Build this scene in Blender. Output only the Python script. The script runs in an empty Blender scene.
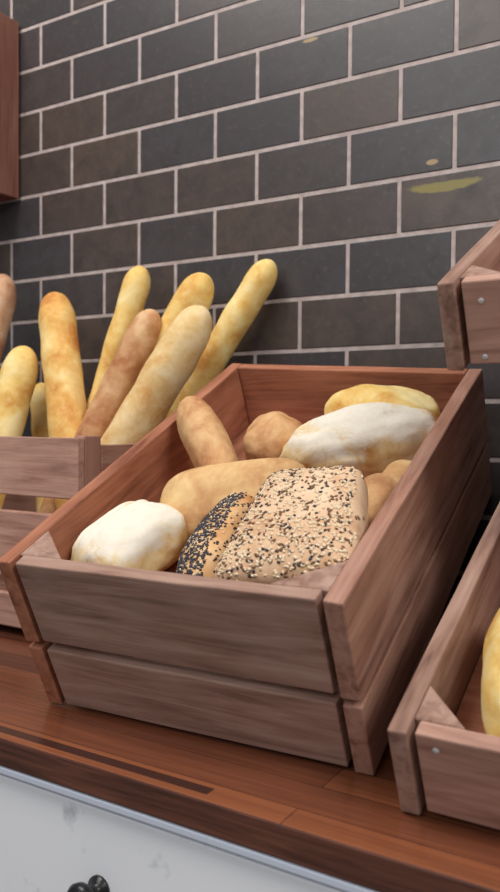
import bpy, bmesh, math, random
from mathutils import Vector, Matrix, Euler, noise as mnoise
random.seed(7)
C = bpy.context.scene.collection
PI = math.pi

def srgb(r, g, b):
    f = lambda c: c/12.92 if c <= .04045 else ((c+.055)/1.055)**2.4
    return (f(r/255), f(g/255), f(b/255), 1)

# ------------------------------------------------------------------ camera
CAM = Vector((0, -1.0286, 0)); FPX = 794.5
M = Matrix(((0.85394675, 0.52030551, 0.00755877), (-0.51991551, 0.85372717, -0.0289446), (-0.02151316, 0.02078722, 0.99955244)))
def ray(u, v): return M.transposed() @ Vector(((u-250)/FPX, 1, (446-v)/FPX))
def on_y(u, v, y):
    d = ray(u, v); return CAM + d*((y-CAM.y)/d.y)
def on_plane(u, v, o, n):
    d = ray(u, v); return CAM + d*((o-CAM).dot(n)/d.dot(n))
cd = bpy.data.cameras.new('camera'); cam = bpy.data.objects.new('camera', cd); C.objects.link(cam)
R3 = Matrix((M[0], M[2], -M[1])).transposed()
cam.matrix_world = Matrix.Translation(CAM) @ R3.to_4x4()
cd.sensor_width = 36; cd.sensor_fit = 'AUTO'; cd.lens = FPX*36/892
cd.clip_start = .02; cd.clip_end = 60
cd.dof.use_dof = True; cd.dof.focus_distance = .80; cd.dof.aperture_fstop = 6.5
bpy.context.scene.camera = cam

# ------------------------------------------------------------------ materials
class NT:
    def __init__(s, name):
        s.m = bpy.data.materials.new(name); s.m.use_nodes = True
        s.t = s.m.node_tree; s.b = s.t.nodes['Principled BSDF']
    def n(s, typ, **kw):
        x = s.t.nodes.new(typ)
        for k, v in kw.items():
            if k in x.inputs: x.inputs[k].default_value = v
            else: setattr(x, k, v)
        return x
    def l(s, a, b): s.t.links.new(a, b)
    def mapping(s, scale, rnd=False, src='Object'):
        tc = s.n('ShaderNodeTexCoord'); mp = s.n('ShaderNodeMapping'); mp.inputs['Scale'].default_value = scale
        s.l(tc.outputs[src], mp.inputs['Vector'])
        if rnd:
            oi = s.n('ShaderNodeObjectInfo'); mu = s.n('ShaderNodeMath', operation='MULTIPLY'); mu.inputs[1].default_value = 40
            s.l(oi.outputs['Random'], mu.inputs[0]); s.l(mu.outputs[0], mp.inputs['Location'])
        return mp.outputs['Vector']
    def noise(s, vec, scale, detail=4, rough=.55, dist=0):
        x = s.n('ShaderNodeTexNoise'); x.inputs['Scale'].default_value = scale; x.inputs['Detail'].default_value = detail
        x.inputs['Roughness'].default_value = rough; x.inputs['Distortion'].default_value = dist
        s.l(vec, x.inputs['Vector']); return x.outputs['Fac']
    def ramp(s, fac, stops, interp='LINEAR'):
        x = s.n('ShaderNodeValToRGB'); x.color_ramp.interpolation = interp
        e = x.color_ramp.elements
        while len(e) < len(stops): e.new(.5)
        for q, (p, c) in zip(e, stops): q.position = p; q.color = c
        s.l(fac, x.inputs['Fac']); return x.outputs['Color']
    def mix(s, fac, a, b, mode='MIX'):
        x = s.n('ShaderNodeMix'); x.data_type = 'RGBA'; x.blend_type = mode
        for sock, v in ((x.inputs[0], fac), (x.inputs[6], a), (x.inputs[7], b)):
            if hasattr(v, 'links'): s.l(v, sock)
            else: sock.default_value = v
        return x.outputs[2]
    def math(s, op, a, b=None, clamp=False):
        x = s.n('ShaderNodeMath', operation=op); x.use_clamp = clamp
        for i, v in enumerate((a, b)):
            if v is None: continue
            if hasattr(v, 'links'): s.l(v, x.inputs[i])
            else: x.inputs[i].default_value = v
        return x.outputs[0]
    def bump(s, h, strength=.3, dist=.002):
        x = s.n('ShaderNodeBump'); x.inputs['Strength'].default_value = strength; x.inputs['Distance'].default_value = dist
        s.l(h, x.inputs['Height']); s.l(x.outputs['Normal'], s.b.inputs['Normal'])
    def out(s, col=None, rough=.6, spec=.4):
        if col is not None:
            if hasattr(col, 'links'): s.l(col, s.b.inputs['Base Color'])
            else: s.b.inputs['Base Color'].default_value = col
        if hasattr(rough, 'links'): s.l(rough, s.b.inputs['Roughness'])
        else: s.b.inputs['Roughness'].default_value = rough
        s.b.inputs['Specular IOR Level'].default_value = spec
        return s.m
W_ = (1, 1, 1, 1); K_ = (0, 0, 0, 1)

def wood(name, dark, mid, light, rough=.62, contrast=1):
    s = NT(name)
    g = s.noise(s.mapping((2.2, 26, 26), True), 3.2, 6, .6, .6)
    f = s.noise(s.mapping((9, 190, 190), True), 2.0, 3, .6, .2)
    blot = s.noise(s.mapping((7, 12, 12), True), 2.0, 3, .5)
    c = s.ramp(g, [(.30, dark), (.5, mid), (.70, light)])
    c = s.mix(s.math('MULTIPLY', f, .35*contrast), c, dark)
    c = s.mix(s.ramp(blot, [(.35, K_), (.75, (.45, .45, .45, 1))]), c, light)
    h = s.math('ADD', g, s.math('MULTIPLY', f, .6))
    s.bump(h, .35, .0012)
    return s.out(c, rough, .3)

wood_front = wood('weathered wood', srgb(104, 75, 63), srgb(157, 121, 105), srgb(182, 151, 137))
wood_side = wood('brown crate wood', srgb(112, 75, 61), srgb(162, 117, 98), srgb(186, 146, 128))
wood_inner = wood('red brown crate wood', srgb(112, 64, 46), srgb(164, 103, 76), srgb(186, 128, 100))
wood_pale = wood('pinkish crate wood', srgb(126, 88, 74), srgb(178, 136, 119), srgb(202, 164, 147))
wood_dark = wood('dark riser wood', srgb(24, 16, 13), srgb(42, 28, 23), srgb(56, 40, 33))
wood_box = wood('wall box wood', srgb(92, 54, 44), srgb(126, 80, 67), srgb(142, 98, 84))

def counter_mat():
    s = NT('polished stave worktop')
    v = s.mapping((1, 1, 1))
    br = s.n('ShaderNodeTexBrick'); s.l(v, br.inputs['Vector'])
    br.offset = .43; br.offset_frequency = 2; br.squash = 1.0
    for k, val in (('Scale', 1), ('Mortar Size', .0006), ('Mortar Smooth', .3), ('Bias', 0), ('Brick Width', .62), ('Row Height', .040)): br.inputs[k].default_value = val
    br.inputs['Color1'].default_value = K_; br.inputs['Color2'].default_value = W_; br.inputs['Mortar'].default_value = (.1, .1, .1, 1)
    g = s.noise(s.mapping((3, 60, 60)), 3, 5, .6, .5)
    f = s.math('ADD', s.math('MULTIPLY', br.outputs['Color'], .55), s.math('MULTIPLY', g, .55))
    c = s.ramp(f, [(.15, srgb(58, 33, 25)), (.42, srgb(92, 52, 37)), (.62, srgb(114, 66, 45)), (.9, srgb(144, 86, 56))])
    tc = s.n('ShaderNodeTexCoord'); sep = s.n('ShaderNodeSeparateXYZ'); s.l(tc.outputs['Object'], sep.inputs[0])
    dark = s.math('MULTIPLY', s.math('LESS_THAN', s.math('ABSOLUTE', s.math('SUBTRACT', sep.outputs['Y'], -.532)), .0055), s.math('LESS_THAN', sep.outputs['X'], -.335))
    c = s.mix(dark, c, srgb(62, 38, 32))                       # one dark inlaid stave
    h = s.math('MULTIPLY', g, .5); s.bump(h, .12, .0008)
    m = s.out(c, .2, .5)
    return m
worktop_mat = counter_mat()
s = NT('worktop edge wood')
g = s.noise(s.mapping((3, 60, 60)), 3, 5, .6, .5)
edge_mat = s.out(s.ramp(g, [(.3, srgb(58, 34, 28)), (.55, srgb(92, 56, 44)), (.75, srgb(112, 70, 54))]), .4, .4)

def tile_mat():
    s = NT('dark glazed tile')
    tc = s.n('ShaderNodeTexCoord'); v = tc.outputs['Object']
    geo = s.n('ShaderNodeNewGeometry'); r = geo.outputs['Random Per Island']
    base = s.ramp(r, [(0, srgb(56, 52, 53)), (.35, srgb(64, 60, 62)), (.7, srgb(72, 62, 58)), (1, srgb(78, 66, 59))])
    n1 = s.noise(v, 28, 5, .65, .4); n2 = s.noise(v, 110, 3, .6)
    c = s.mix(s.ramp(n1, [(.42, K_), (.7, (.8, .8, .8, 1))]), base, srgb(50, 44, 43))
    c = s.mix(s.ramp(n2, [(.55, K_), (.75, (.4, .4, .4, 1))]), c, srgb(92, 82, 76))
    # elongated olive patch on one tile and two small specks near it
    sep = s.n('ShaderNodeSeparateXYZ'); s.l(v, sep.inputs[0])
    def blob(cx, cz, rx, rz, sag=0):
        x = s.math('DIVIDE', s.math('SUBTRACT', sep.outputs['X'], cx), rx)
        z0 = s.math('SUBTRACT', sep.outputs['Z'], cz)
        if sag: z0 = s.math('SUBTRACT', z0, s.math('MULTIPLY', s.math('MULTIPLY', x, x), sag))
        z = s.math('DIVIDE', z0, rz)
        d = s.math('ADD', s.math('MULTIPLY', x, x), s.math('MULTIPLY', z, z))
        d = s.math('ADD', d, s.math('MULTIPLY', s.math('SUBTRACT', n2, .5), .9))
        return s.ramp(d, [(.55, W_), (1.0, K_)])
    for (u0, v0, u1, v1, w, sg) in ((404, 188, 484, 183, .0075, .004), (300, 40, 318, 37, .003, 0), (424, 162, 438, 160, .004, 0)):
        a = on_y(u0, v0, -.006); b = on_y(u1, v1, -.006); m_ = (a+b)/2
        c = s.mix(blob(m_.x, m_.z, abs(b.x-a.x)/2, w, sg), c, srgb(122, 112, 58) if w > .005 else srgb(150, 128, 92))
    s.bump(s.math('ADD', n1, s.math('MULTIPLY', n2, .2)), .10, .003)
    return s.out(c, s.math('ADD', .22, s.math('MULTIPLY', n1, .25)), .5)
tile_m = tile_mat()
s = NT('pale grout'); v = s.mapping((1, 1, 1))
grout_m = s.out(s.ramp(s.noise(v, 60, 4), [(.3, srgb(156, 141, 137)), (.7, srgb(184, 170, 166))]), .85, .2)

def paint(name, col, rough, smudge=None):
    s = NT(name)
    c = col
    if smudge:
        n = s.noise(s.mapping((1, 1, 1)), 26, 4, .6, .3)
        c = s.mix(s.ramp(n, [(.62, K_), (.74, (.55, .55, .55, 1))]), col, smudge)
    return s.out(c, rough, .4)
white_m = paint('white painted panel', srgb(236, 238, 242), .45, srgb(150, 158, 162))
trim_m = paint('pale grey trim', srgb(196, 204, 218), .35)
groove_m = paint('grey groove', srgb(120, 128, 138), .6)
black_m = paint('black metal', srgb(22, 22, 24), .32)
floor_m = paint('grey floor', srgb(120, 112, 104), .6, srgb(100, 94, 88))
nail_m = paint('steel nail', srgb(190, 188, 190), .35)

def bread_mat(name, crust, deep, pale, flour=0, flour_col=srgb(234, 228, 214), stripes=0, fscale=22):
    s = NT(name)
    v = s.mapping((1, 1, 1), True)
    n1 = s.noise(v, fscale, 4, .55, .4); n2 = s.noise(v, 130, 3, .6)
    c = s.ramp(n1, [(.32, deep), (.5, crust), (.68, pale)])
    c = s.mix(s.ramp(n2, [(.5, K_), (.8, (.5, .5, .5, 1))]), c, pale)
    if flour:
        n3 = s.noise(v, 17, 5, .7, .6)
        tc = s.n('ShaderNodeTexCoord'); sep = s.n('ShaderNodeSeparateXYZ'); s.l(tc.outputs['Generated'], sep.inputs[0])
        up = s.math('MULTIPLY_ADD', sep.outputs['Z'], 1.5)       # flour settles on the top crust
        s.t.nodes[-1].inputs[2].default_value = -.72
        k = s.math('ADD', up, s.math('MULTIPLY', n3, 2.2))
        k = s.math('ADD', k, flour-1.22)
        c = s.mix(s.ramp(k, [(.30, K_), (.62, W_)]), c, s.mix(n2, flour_col, srgb(222, 212, 190)))
    s.bump(s.math('ADD', n1, s.math('MULTIPLY', n2, .5)), .35, .003)
    return s.out(c, .72, .25)
m_yellow = bread_mat('golden yellow crust', srgb(226, 190, 112), srgb(206, 150, 72), srgb(238, 218, 160))
m_gold = bread_mat('deep golden crust', srgb(221, 174, 98), srgb(198, 130, 62), srgb(234, 208, 144))
m_brown = bread_mat('brown crust', srgb(192, 142, 100), srgb(164, 106, 68), srgb(216, 178, 136))
m_flourbag = bread_mat('floury baguette crust', srgb(222, 188, 130), srgb(206, 154, 90), srgb(234, 214, 172), .12, srgb(232, 220, 196))
m_pinkbag = bread_mat('dusty pale baguette crust', srgb(196, 150, 116), srgb(164, 112, 80), srgb(214, 182, 154), .05, srgb(220, 206, 190))
m_white = bread_mat('white floured crust', srgb(226, 198, 142), srgb(198, 148, 84), srgb(236, 218, 178), .27, srgb(238, 232, 220))
m_seedcrust = bread_mat('tan seeded crust', srgb(206, 160, 110), srgb(182, 126, 78), srgb(222, 184, 138))
m_seedpale = bread_mat('pale seeded crust', srgb(212, 176, 142), srgb(190, 146, 108), srgb(224, 196, 164))
m_roll = bread_mat('tan roll crust', srgb(196, 148, 102), srgb(164, 108, 70), srgb(218, 180, 132))
m_long = bread_mat('long roll crust', srgb(204, 160, 110), srgb(182, 130, 84), srgb(226, 194, 140))
m_sesame = paint('pale sesame', srgb(224, 202, 170), .6)
m_flax = paint('brown linseed', srgb(116, 82, 58), .5)
m_black = paint('blue black poppy', srgb(52, 50, 60), .5)

# ------------------------------------------------------------------ object helpers
def link(name, me, mats, parent=None, mw=None, smooth=False):
    o = bpy.data.objects.new(name, me); C.objects.link(o)
    for m in (mats if isinstance(mats, (list, tuple)) else [mats]): me.materials.append(m)
    if smooth:
        for p in me.polygons: p.use_smooth = True
    if parent: o.parent = parent
    if mw is not None: o.matrix_local = mw
    return o
def obj(name, bm, mats, parent=None, mw=None, smooth=False):
    bmesh.ops.recalc_face_normals(bm, faces=bm.faces[:])
    me = bpy.data.meshes.new(name); bm.to_mesh(me); bm.free()
    return link(name, me, mats, parent, mw, smooth)
def tag(o, label, cat, group=None):
    o['label'] = label; o['category'] = cat
    if group: o['group'] = group
    return o
def thing(name, label, cat, loc, rot=(0, 0, 0), group=None):
    o = bpy.data.objects.new(name, None); C.objects.link(o)
    o.empty_display_size = .05; o.location = loc; o.rotation_euler = rot
    return tag(o, label, cat, group)
def struct(name, bm, mats):
    o = obj(name, bm, mats); o['kind'] = 'structure'; return o
def add_box(bm, lo, hi, mi=0, bevel=0):
    r = bmesh.ops.create_cube(bm, size=1)['verts']
    for v in r:
        v.co = Vector((lo[i] + (v.co[i]+.5)*(hi[i]-lo[i]) for i in range(3)))
    fs = {f for v in r for f in v.link_faces}
    for f in fs: f.material_index = mi
    if bevel:
        es = list({e for v in r for e in v.link_edges})
        bmesh.ops.bevel(bm, geom=es, offset=bevel, segments=2, affect='EDGES', profile=.5)
AX = {'x': Matrix.Identity(3), 'y': Matrix(((0, -1, 0), (1, 0, 0), (0, 0, 1))), 'z': Matrix(((0, 0, -1), (0, 1, 0), (1, 0, 0)))}
def board(name, parent, lo, hi, grain, mat, warp=None, bevel=.0016, wob=.0006, seg=7):
    """one plank; its own local x runs along the grain"""
    lo = Vector(lo); hi = Vector(hi); c = (lo+hi)/2; sz = hi-lo
    A = AX[grain]; L = A.transposed() @ sz; L = Vector((abs(L.x), abs(L.y), abs(L.z)))
    bm = bmesh.new()
    r = bmesh.ops.create_cube(bm, size=1)['verts']
    for v in r: v.co = Vector((v.co[i]*L[i] for i in range(3)))
    if bevel: bmesh.ops.bevel(bm, geom=bm.edges[:], offset=bevel, segments=2, affect='EDGES', profile=.5)
    for i in range(1, seg):
        x = -L.x/2 + L.x*i/seg
        bmesh.ops.bisect_plane(bm, geom=bm.verts[:]+bm.edges[:]+bm.faces[:], plane_co=(x, 0, 0), plane_no=(1, 0, 0))
    sd = random.random()*90
    for v in bm.verts:
        k = Vector((v.co.x*14+sd, (1 if v.co.y > 0 else -1)*3.1, (1 if v.co.z > 0 else -1)*2.3))
        v.co.y += wob*mnoise.noise(k); v.co.z += wob*1.6*mnoise.noise(k+Vector((0, 40, 7)))
        if warp:
            p = c + A @ v.co; v.co = A.transposed() @ (warp(p)-c)
    o = obj(name, bm, mat, parent, Matrix.Translation(c) @ A.to_4x4())
    return o
def tri_post(parent, x, y, sx, sy, lx, ly, z0, z1, mat, warp=None):
    bm = bmesh.new(); pts = [(0, 0), (sx*lx, 0), (0, sy*ly)]
    rings = []
    for z in (z0, z1):
        rings.append([bm.verts.new((x+a, y+b, z)) for a, b in pts])
    bm.faces.new(rings[0]); bm.faces.new(rings[1])
    for i in range(3):
        j = (i+1) % 3; bm.faces.new((rings[0][i], rings[0][j], rings[1][j], rings[1][i]))
    bmesh.ops.bevel(bm, geom=bm.edges[:], offset=.001, segments=1, affect='EDGES')
    if warp:
        for v in bm.verts: v.co = warp(v.co)
    # re-express with grain along local x
    c = Vector((x, y, (z0+z1)/2)); A = AX['z']
    for v in bm.verts: v.co = A.transposed() @ (v.co-c)
    return obj('corner_post', bm, mat, parent, Matrix.Translation(c) @ A.to_4x4())
def nail(parent, loc, rad=.0025):
    bm = bmesh.new(); bmesh.ops.create_uvsphere(bm, u_segments=12, v_segments=6, radius=rad)
    for v in bm.verts: v.co.y *= .4
    return obj('nail', bm, nail_m, parent, Matrix.Translation(loc), True)

# ------------------------------------------------------------------ the setting
ZC = -.2815                                                # worktop surface
bm = bmesh.new()
T = .075; X0 = -1.143; Z0 = .7808; GR = .0062
add_box(bm, (-2.6, 0, -1.2), (1.6, .08, 1.7), 1)
for L in range(-11, 18):                                   # courses of half-lapped tiles
    zt = Z0-L*T
    if zt > 1.7 or zt-T < ZC-.06: continue
    k = -18 + (L % 2)
    for i in range(28):
        x = X0+(k+2*i)*T
        if x < -2.6 or x+2*T > 1.6: continue
        add_box(bm, (x+GR/2, -.0012, zt-T+GR/2), (x+2*T-GR/2, .003, zt-GR/2), 0, .0008)
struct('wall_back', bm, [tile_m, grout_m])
bm = bmesh.new(); add_box(bm, (-2.6, -4, -1.25), (1.6, .08, -1.2)); struct('floor', bm, floor_m)

# ------------------------------------------------------------------ counter
CE = -.546                                                 # front edge of the worktop
bm = bmesh.new(); add_box(bm, (-2.0, CE, ZC-.026), (1.2, -.006, ZC), 0, .002)
for f in bm.faces:
    if f.normal.y < -.7: f.material_index = 1
tag(obj('worktop', bm, [worktop_mat, edge_mat]), 'polished reddish-brown wooden worktop carrying the bread crates', 'countertop')
cab = thing('counter_cabinet', 'white counter cabinet with black knob under the wooden worktop', 'cabinet', (-.4, -.3, -1.2))
def cbox(name, lo, hi, mat, par=cab, bev=.0015):
    bm = bmesh.new(); add_box(bm, lo, hi, 0, bev); return obj(name, bm, mat, par)
zt = ZC-.026+1.2
cbox('body', (-1.5, -.235, .0), (1.5, .28, zt), white_m)
cbox('top_trim', (-1.5, -.2455, zt-.0075), (1.5, -.2352, zt-.0005), trim_m)
kp = on_y(96, 890, -.545)
dx = kp.x+.4
dr = cbox('drawer', (dx-.36, -.2405, zt-.20), (dx+.36, -.2352, zt-.0115), white_m)
cbox('door', (dx-.36, -.2405, zt-.86), (dx-.002, -.2352, zt-.204), white_m)
cbox('door', (dx+.002, -.2405, zt-.86), (dx+.36, -.2352, zt-.204), white_m)
bm = bmesh.new()
prof = [(0, .0), (.010, .0), (.010, .002), (.0055, .004), (.005, .010), (.008, .013), (.0125, .016), (.0135, .020), (.0115, .024), (.006, .0262), (0, .0268)]
N = 20; rows = []
for r_, y in prof: rows.append([bm.verts.new((r_*math.cos(2*PI*i/N), -y, r_*math.sin(2*PI*i/N))) for i in range(N)] if r_ else [bm.verts.new((0, -y, 0))])
for a, b in zip(rows, rows[1:]):
    for i in range(N):
        j = (i+1) % N
        if len(a) == 1: bm.faces.new((a[0], b[i], b[j]))
        elif len(b) == 1: bm.faces.new((a[i], a[j], b[0]))
        else: bm.faces.new((a[i], a[j], b[j], b[i]))
kn = obj('knob', bm, black_m, dr, Matrix.Translation((dx, -.2405, kp.z+1.2-.001)) @ Matrix.Scale(1.12, 4), True); kn['label'] = 'round black metal knob'

# ------------------------------------------------------------------ the large tilted crate
MO = Vector((-.578, -.4614, ZC+.0012)); MROT = Euler((.4308, 0, .0520)); MW, MD, MH = .340, .4823, .168
mm = MROT.to_matrix()
crate = thing('bread_crate', 'large tilted brown wooden crate full of mixed breads in the middle of the worktop', 'crate', MO, MROT)
def warp(p):
    a = p.x/MW; b = p.y/MD
    q = Vector(p); q.z += b*(.0105*(1-a) - .0075*a); q.x += 0
    return q
t = .0165; gp = .0055; zs = (.0, .070, .0765, MH)
for zl, zh in ((zs[0], zs[1]), (zs[2], zs[3])):
    for x in (0, MW-t):
        board('side_board', crate, (x, 0, zl), (x+t, MD, zh), 'y', wood_side if x else wood_inner, warp)
    board('front_board', crate, (t+gp, .001, zl+.002), (MW-t-gp, t-.002, zh-.001), 'x', wood_front, warp)
    board('back_board', crate, (t+.0005, MD-t, zl+.002), (MW-t-.0005, MD-.001, zh), 'x', wood_inner, warp)
for x, sx in ((t, 1), (MW-t, -1)):
    tri_post(crate, x, t-.002, sx, 1, .050, .042, .002, MH-.001, wood_front, warp)
BZ = .083
board('base_board', crate, (t+.001, t+.001, BZ-.012), (MW-t-.001, MD-t-.001, BZ), 'y', wood_inner, warp)

def wedge(name, label, x0, x1, y0, y1, zf, mat, cat='riser'):
    """riser with a sloping top, zf(y) gives its height"""
    bm = bmesh.new(); V = []
    for x in (x0, x1): V.append([bm.verts.new((x, y, z)) for y, z in ((y0, ZC+.0005), (y1, ZC+.0005), (y1, zf(y1)), (y0, zf(y0)))])
    bm.faces.new(V[0]); bm.faces.new(V[1])
    for i in range(4):
        j = (i+1) % 4; bm.faces.new((V[0][i], V[0][j], V[1][j], V[1][i]))
    bmesh.ops.bevel(bm, geom=bm.edges[:], offset=.002, segments=1, affect='EDGES')
    return tag(obj(name, bm, mat), label, cat)
ta = math.tan(.4308)
wedge('crate_riser', 'dark wooden wedge propping up the back of the large bread crate', -.54, -.30, -.26, -.05, lambda y: MO.z+(y-MO.y-.012)*ta-.009, wood_dark)

# ------------------------------------------------------------------ right hand trays
def tray(label, o, tilt, W, D, H):
    r = thing('bread_tray', label, 'crate', o, (tilt, 0, 0))
    for x in (0, W-.0145): board('side_board', r, (x, 0, 0), (x+.0145, D, H), 'y', wood_front if x == 0 else wood_side)
    fb = board('front_board', r, (.0190, .003, .004), (W-.0190, .017, H-.001), 'x', wood_pale)
    board('back_board', r, (.015, D-.016, .002), (W-.015, D, H-.001), 'x', wood_inner)
    board('base_board', r, (.015, .0175, .003), (W-.015, D-.017, .013), 'x', wood_inner)
    for x, sx in ((.0145, 1), (W-.0145, -1)):
        tri_post(r, x, .017, sx, 1, .036, .036, .012, H-.001, wood_front)
        tri_post(r, x, D-.016, sx, -1, .03, .03, .012, H-.001, wood_inner)
    return r, fb
TO = Vector((-.2, -.4865, ZC+.0012)); TT = .4197
tr1, fb1 = tray('low brown wooden tray on the worktop right of the large crate, cut by the frame', TO, TT, .34, .40, .077)
UO = Vector((-.2055, -.376, .0442)); UT = .4502
tr2, fb2 = tray('raised wooden tray at the right edge, in front of the tiled wall above the others', UO, UT, .34, .372, .0755)
for fb, o, rt, pts in ((fb1, TO, TT, [(436, 751)]), (fb2, UO, UT, [(485, 357), (481, 301)])):
    mr = Euler((rt, 0, 0)).to_matrix(); n = mr @ Vector((0, -1, 0)); pl = o + mr @ Vector((0, .003, 0))
    for u, v in pts:
        q = mr.transposed() @ (on_plane(u, v, pl, n)-o)
        nail(fb, q - fb.location)
wedge('tray_riser', 'dark wooden wedge propping up the low right-hand tray', -.045, .105, -.32, -.15, lambda y: TO.z+(y-TO.y)*math.tan(TT)-.002, wood_dark)
st = thing('display_stand', 'black metal stand carrying the raised right-hand tray', 'stand', (-.02, -.2, ZC))
tu = math.tan(UT)
for x in (-.05, .15):
    for y in (-.33, -.08):
        if y == -.33 : continue
        cbox('leg', (x-.01, y-.01+.2, .0005), (x+.01, y+.01+.2, UO.z+(y-UO.y)*tu-ZC-.016), black_m, st)
for x in (-.05, .15):
    cbox('foot', (x-.0095, -.09, .0006), (x+.0095, .1085, .012), black_m, st)
b_ = board('shelf_plate', st, (-.07, -.005, -.006), (.17, .34, 0), 'x', black_m, None, .001, 0)
b_.matrix_local = Matrix.Translation((0, UO.y+.2, UO.z-ZC-.0012)) @ Euler((UT, 0, 0)).to_matrix().to_4x4() @ Matrix.Translation((.05, .18, -.003)) @ AX['x'].to_4x4()

# ------------------------------------------------------------------ upright baguette crate
LY = -.303; LX = -.69; LZ = ZC+.001
bc = thing('baguette_crate', 'upright slatted wooden crate of baguettes behind left of the large crate', 'crate', (LX, LY, LZ))
LW, LD = .46, .272
for zl, zh in ((-.272, -.228), (-.205, -.119), (-.098, -.021)):
    zl -= ZC; zh -= ZC
    board('front_board', bc, (-LW, 0, zl), (0, .012, zh), 'x', wood_pale)
    board('back_board', bc, (-LW, LD-.012, zl), (0, LD, zh-.012), 'x', wood_side)
    for x in (-LW, -.012):
        board('side_board', bc, (x, .0425, zl), (x+.012, LD-.0425, zh-.009), 'y', wood_side)
for x in (-LW, -.018):
    for y in (.0123, LD-.0423):
        board('corner_post', bc, (x, y, .0), (x+.018, y+.030, .263 if y < .1 else .25), 'z', wood_side)
board('base_board', bc, (-LW+.0185, .0125, .004), (-.0185, LD-.0125, .014), 'x', wood_side)

# ------------------------------------------------------------------ wooden box on the wall, top left
wb = thing('wall_box', 'reddish-brown wooden box fixed to the tiled wall at upper left', 'shelf', (-1.117, -.006, .403))
bw, bd, bh = .42, .22, .316
board('side_panel', wb, (-.016, -bd, 0), (0, 0, bh), 'z', wood_box)
board('side_panel', wb, (-bw, -bd, 0), (-bw+.016, 0, bh), 'z', wood_box)
board('bottom_panel', wb, (-bw+.0165, -bd, .001), (-.0165, 0, .017), 'x', wood_box)
board('top_panel', wb, (-bw+.0165, -bd, bh-.017), (-.0165, 0, bh-.001), 'x', wood_box)
board('back_panel', wb, (-bw+.0165, -.01, .0175), (-.0165, -.001, bh-.0175), 'x', wood_box)

# ------------------------------------------------------------------ breads
def baguette(label, top, low, wpx, yt, yl, mat, zend=-.262, tip=1.0, curve=0, slash=4, wl=1.0, tipcol=None):
    P = on_y(top[0]+2, top[1], yt); Q = on_y(low[0]+1, low[1], yl)
    d = (Q-P).normalized()
    E = P + d*((zend-P.z)/d.z)
    rad = wpx*.5*((P-CAM).dot(M[1]))/FPX
    Ln = (E-P).length + rad*.8
    c = P - d*rad*.8
    zax = d
    yax = Vector((0, -1, 0)); yax = (yax - zax*yax.dot(zax)).normalized(); xax = yax.cross(zax)
    bm = bmesh.new(); N = 28; S = 64; rings = []; sd = random.random()*50
    for i in range(S+1):
        a = i/S; ss = .5-.5*math.cos(PI*a)
        z = Ln*ss
        e1 = min(1, z/(rad*1.9)); e2 = min(1, (Ln-z)/(rad*1.6))
        r = rad*math.sqrt(max(0, 1-(1-e1)**2.2))*math.sqrt(max(0, 1-(1-e2)**2))
        r *= 1+(wl-1)*min(1, z/(Ln*.6))
        r *= 1+.07*mnoise.noise(Vector((z*18, sd, 0)))
        bx = curve*math.sin(PI*ss)
        ring = []
        for k in range(N):
            th = 2*PI*k/N
            rr = r
            # diagonal slashes along the face that opened while baking
            ph = z/(Ln/ (slash+.5))*2*PI + math.sin(th)*1.7
            rr *= 1 + .085*max(0, math.sin(ph))*max(0, math.cos(th-PI/2))
            rr *= 1 + .05*mnoise.noise(Vector((math.cos(th)*2, math.sin(th)*2, z*30+sd)))
            ring.append(bm.verts.new((rr*math.cos(th)+bx, rr*math.sin(th), z)))
        rings.append(ring)
    for a, b in zip(rings, rings[1:]):
        for k in range(N): bm.faces.new((a[k], a[(k+1) % N], b[(k+1) % N], b[k]))
    bmesh.ops.remove_doubles(bm, verts=bm.verts[:], dist=1e-6)
    A = Matrix((xax, yax, zax)).transposed().to_4x4()
    o = obj('baguette', bm, mat, None, Matrix.Translation(c) @ A, True)
    return tag(o, label, 'baguette', 'baguettes standing in the upright crate')
baguette('dusty pale baguette cut off by the left edge of the picture', (0, 287), (-19, 365), 33, -.085, -.13, m_pinkbag, -.262)
baguette('short golden baguette second from the left, leaning right', (21, 360), (1, 437), 36, -.15, -.19, m_yellow)
baguette('thin yellow baguette low in the gap behind two thicker ones', (40, 392), (44, 437), 24, -.08, -.10, m_yellow)
baguette('upright deep golden baguette standing alone near the crate middle', (54, 306), (69, 437), 36, -.10, -.15, m_gold, wl=1.0)
baguette('slim pale yellow baguette leaning right against the tiled wall', (137, 277), (93, 425), 28, -.055, -.10, m_yellow, wl=.85)
baguette('brown-crusted baguette between the slim yellow and the floury ones', (147, 322), (97, 428), 33, -.10, -.14, m_brown)
baguette('golden baguette half hidden behind the floury one, its round tip above', (198, 287), (128, 415), 36, -.055, -.085, m_yellow)
baguette('thick floury baguette in front, rising beside the large crate', (194, 322), (122, 440), 43, -.115, -.15, m_flourbag, curve=.004)
baguette('longest golden baguette farthest right, leaning over the large crate edge', (264, 271), (182, 408), 30, -.030, -.062, m_yellow, slash=6)

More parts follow.
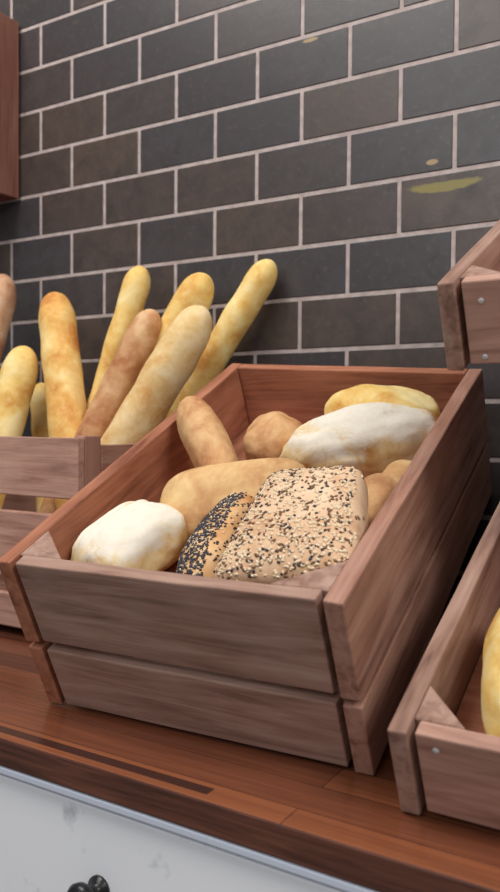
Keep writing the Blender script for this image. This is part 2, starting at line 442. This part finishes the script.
def loaf_bm(L, W, H, nx=2.6, ny=2.6, nz=2.2, lump=.05, seed=0, taper=0, flat=.55, res=20, waist=0, crease=None):
    """rounded loaf: superellipsoid with a flattened base, swells and optional long creases"""
    bm = bmesh.new()
    bmesh.ops.create_cube(bm, size=2)
    bmesh.ops.subdivide_edges(bm, edges=bm.edges[:], cuts=res, use_grid_fill=True)
    for v in bm.verts:
        p = v.co
        # spread the cube grid evenly, then project
        p = Vector((math.tan(p.x*PI/4), math.tan(p.y*PI/4), math.tan(p.z*PI/4)))
        def nrm(p): return ((abs(p.x)**nx+abs(p.y)**ny)**(nz/((nx+ny)/2)) + abs(p.z)**nz)**(1/nz)
        q = p/nrm(p)
        k = mnoise.fractal(q*1.5+Vector((seed, seed*.7, 3)), 1, 2, 3)
        q *= 1+lump*k
        if crease:
            for y0, dep, wd in crease:
                w = math.exp(-((q.y-y0-.12*math.sin(q.x*2.2+seed))/wd)**2)*max(0, q.z+.2)
                q -= Vector((0, 0, 1))*dep*w
        if q.z < 0: q.z *= flat
        q.y *= 1-taper*q.x
        q.z *= 1-.4*taper*q.x
        q.y *= 1-waist*(1-q.x*q.x)
        v.co = Vector((q.x*L/2, q.y*W/2, q.z*H/(1+flat)))
    return bm
def pose(p1, p2, c, pitch=0, roll=0, grow=0, base=None):
    """frame of a loaf lying in the crate: ends seen at p1,p2, c = local height of its middle"""
    if base is None: o, r = MO, mm
    else: o, r = base
    n = r @ Vector((0, 0, 1)); pl = o + n*c
    a = on_plane(*p1, pl, n); b = on_plane(*p2, pl, n)
    x = (b-a).normalized(); y = n.cross(x)
    A = Matrix((x, y, n)).transposed().to_4x4() @ Matrix.Rotation(-pitch, 4, 'Y') @ Matrix.Rotation(roll, 4, 'X')
    return Matrix.Translation((a+b)/2) @ A, (b-a).length
def loaf(name, label, cat, p1, p2, c, W, H, mat, pitch=0, roll=0, L=None, group='breads in the large crate', base=None, **kw):
    mw, ln = pose(p1, p2, c, pitch, roll, base=base)
    L = L or ln
    o = obj(name, loaf_bm(L, W, H, **kw), mat, None, mw, True)
    tag(o, label, cat, group)
    return o
def seeds(o, n, mats, size, sel, weights, seed=1, name='seed_topping'):
    rnd = random.Random(seed)
    me = o.data; polys = [p for p in me.polygons if sel(p.center, p.normal) > 0]
    acc = []; tot = 0
    for p in polys: tot += p.area*sel(p.center, p.normal); acc.append(tot)
    import bisect
    verts = []; faces = []; mi = []
    tmpl = [(1, 0, 0), (-1, 0, 0), (0, 1, 0), (0, -1, 0), (0, 0, 1), (0, 0, -1), (.55, .6, .45), (.55, -.6, .45), (-.6, .5, .5), (-.6, -.5, .5)]
    b0 = bmesh.new(); bmesh.ops.create_icosphere(b0, subdivisions=1, radius=1)
    tv = [v.co.copy() for v in b0.verts]; tf = [[v.index for v in f.verts] for f in b0.faces]; b0.free()
    for _ in range(n):
        p = polys[bisect.bisect(acc, rnd.random()*tot)]
        vs = [me.vertices[i].co for i in p.vertices]
        a, b = rnd.random(), rnd.random()
        q = (vs[0]*(1-a)+vs[1]*a)*(1-b)+(vs[-1]*(1-a)+vs[-2]*a)*b
        nz = p.normal; th = rnd.random()*2*PI
        ref = Vector((math.cos(th), math.sin(th), .3)); x = (ref-nz*ref.dot(nz)).normalized(); y = nz.cross(x)
        w = rnd.random(); k = 0
        while w > weights[k]: w -= weights[k]; k += 1
        sx, sy, sz = size[k]; f = .8+.4*rnd.random()
        base = len(verts)
        for t_ in tv: verts.append(q + nz*(sz*.35) + x*(t_.x*sx*f*(1-.25*t_.x)) + y*(t_.y*sy*f*(1-.25*t_.x)) + nz*(t_.z*sz))
        for fc in tf: faces.append([base+i for i in fc]); mi.append(k)
    sm = bpy.data.meshes.new(name); sm.from_pydata(verts, [], faces); sm.update()
    s_ = link(name, sm, mats, o, None, True)
    for p, k in zip(sm.polygons, mi): p.material_index = k
    s_['kind'] = 'stuff'
    return s_

# back of the crate
loaf('bread_roll', 'narrow brown roll leaning on the left wall near the crate back', 'bread', (184, 414), (236, 480), .156, .050, .048, m_roll, pitch=-.42, L=.150, nx=2.6, ny=2.3, seed=3)
loaf('bread_roll', 'round golden roll half hidden between long roll and white ciabatta', 'bread', (246, 447), (306, 445), .108, .085, .062, m_roll, L=.080, nx=2.1, ny=2.1, seed=5, lump=.08)
loaf('ciabatta', 'golden-edged ciabatta behind the big white one at the crate back', 'bread', (330, 412), (436, 422), .132, .070, .060, m_yellow, nx=2.8, ny=2.6, seed=8, lump=.09)
loaf('ciabatta', 'big white floured ciabatta at the back right of the crate', 'bread', (296, 456), (429, 438), .116, .094, .080, m_white, roll=.30, nx=1.85, ny=2.0, nz=2.0, seed=11, lump=.10, taper=-.12, L=.196, crease=[(-.75, .10, .10)])
# middle
loaf('long_roll', 'long smooth tan roll lying across the crate behind the seeded breads', 'bread', (162, 515), (316, 495), .118, .086, .066, m_long, roll=.75, nx=3.6, ny=3.0, nz=3.0, seed=14, lump=.03)
loaf('bread_roll', 'dark golden roll tucked between seeded bread and right crate wall', 'bread', (354, 548), (394, 488), .106, .06, .055, m_roll, nx=2.4, ny=2.4, seed=17)
loaf('bread_roll', 'small pale roll against the right crate wall under the white ciabatta', 'bread', (389, 506), (413, 474), .112, .045, .045, m_long, nx=2.2, ny=2.2, seed=19)
# front
loaf('ciabatta', 'white floured ciabatta in the front left corner of the crate', 'bread', (90, 582), (170, 523), .117, .082, .064, m_white, L=.114, roll=.10, nx=4.5, ny=4.0, nz=2.8, seed=23, lump=.06, crease=[(.62, .28, .10), (.25, .07, .08)])
pr = loaf('seeded_roll', 'poppy-seeded roll beside the white front ciabatta, dark seeds on top', 'bread', (191, 606), (260, 502), .112, .062, .062, m_seedcrust, nx=2.6, ny=2.3, seed=29)
sq = loaf('seeded_bread', 'square flat bread crusted with sesame and linseed on top of the pile', 'bread', (268, 600), (333, 482), .150, .114, .050, m_seedpale, pitch=.30, roll=-.06, L=.136, nx=9, ny=9, nz=3.2, seed=31, lump=.02, taper=.19)
seeds(pr, 2300, [m_black, m_sesame], [(.0016, .0012, .0008), (.0016, .001, .0007)], lambda c, n: (1.0 if n.z > .25 and c.y > -.008 else .12 if n.z > 0 else 0), [.8, .2], 4)
seeds(sq, 1150, [m_sesame, m_flax, m_black], [(.0021, .0014, .0008), (.0022, .0012, .0008), (.0019, .0013, .0008)], lambda c, n: (1 if n.z > .62 else .10 if n.z > .15 else 0), [.58, .27, .15], 6)
# bread in the low right tray
TB = (TO, Euler((TT, 0, 0)).to_matrix())
mw, ln = pose((530, 762), (538, 612), .048, base=TB)
tag(obj('crusty_loaf', loaf_bm(ln, .075, .07, nx=2.8, ny=2.4, seed=37, lump=.05, crease=[(.3, .1, .12), (-.3, .1, .12)]), m_yellow, None, mw, True), 'pale golden crusty loaf in the low right-hand tray at the frame edge', 'bread')

# ------------------------------------------------------------------ light
w = bpy.data.worlds.new('World'); bpy.context.scene.world = w; w.use_nodes = True
bg = w.node_tree.nodes['Background']; bg.inputs['Color'].default_value = (.92, .95, 1, 1); bg.inputs['Strength'].default_value = .21
def area(name, loc, target, size, sy, power, col):
    ld = bpy.data.lights.new(name, 'AREA'); ld.shape = 'RECTANGLE'; ld.size = size; ld.size_y = sy; ld.energy = power; ld.color = col
    o = bpy.data.objects.new(name, ld); C.objects.link(o); o.location = loc
    o.rotation_euler = (Vector(target)-Vector(loc)).to_track_quat('-Z', 'Y').to_euler()
area('ceiling_light', (-1.0, -.95, 1.65), (-.7, -.25, 0), 1.0, .6, 29, (1, .965, .92))
area('ceiling_light', (1.25, -1.0, 1.35), (-.3, -.3, 0), .9, .6, 25, (1, .965, .92))
area('front_fill_light', (-.4, -3.2, 1.6), (-.5, -.2, -.2), 2.4, 1.4, 30, (.98, .98, 1))  # added unseen frontal fill that brightens the white panel, no actual window
vs = bpy.context.scene.view_settings
vs.view_transform = 'Standard'; vs.look = 'None'; vs.gamma = 1; vs.use_curve_mapping = False; vs.exposure = 0
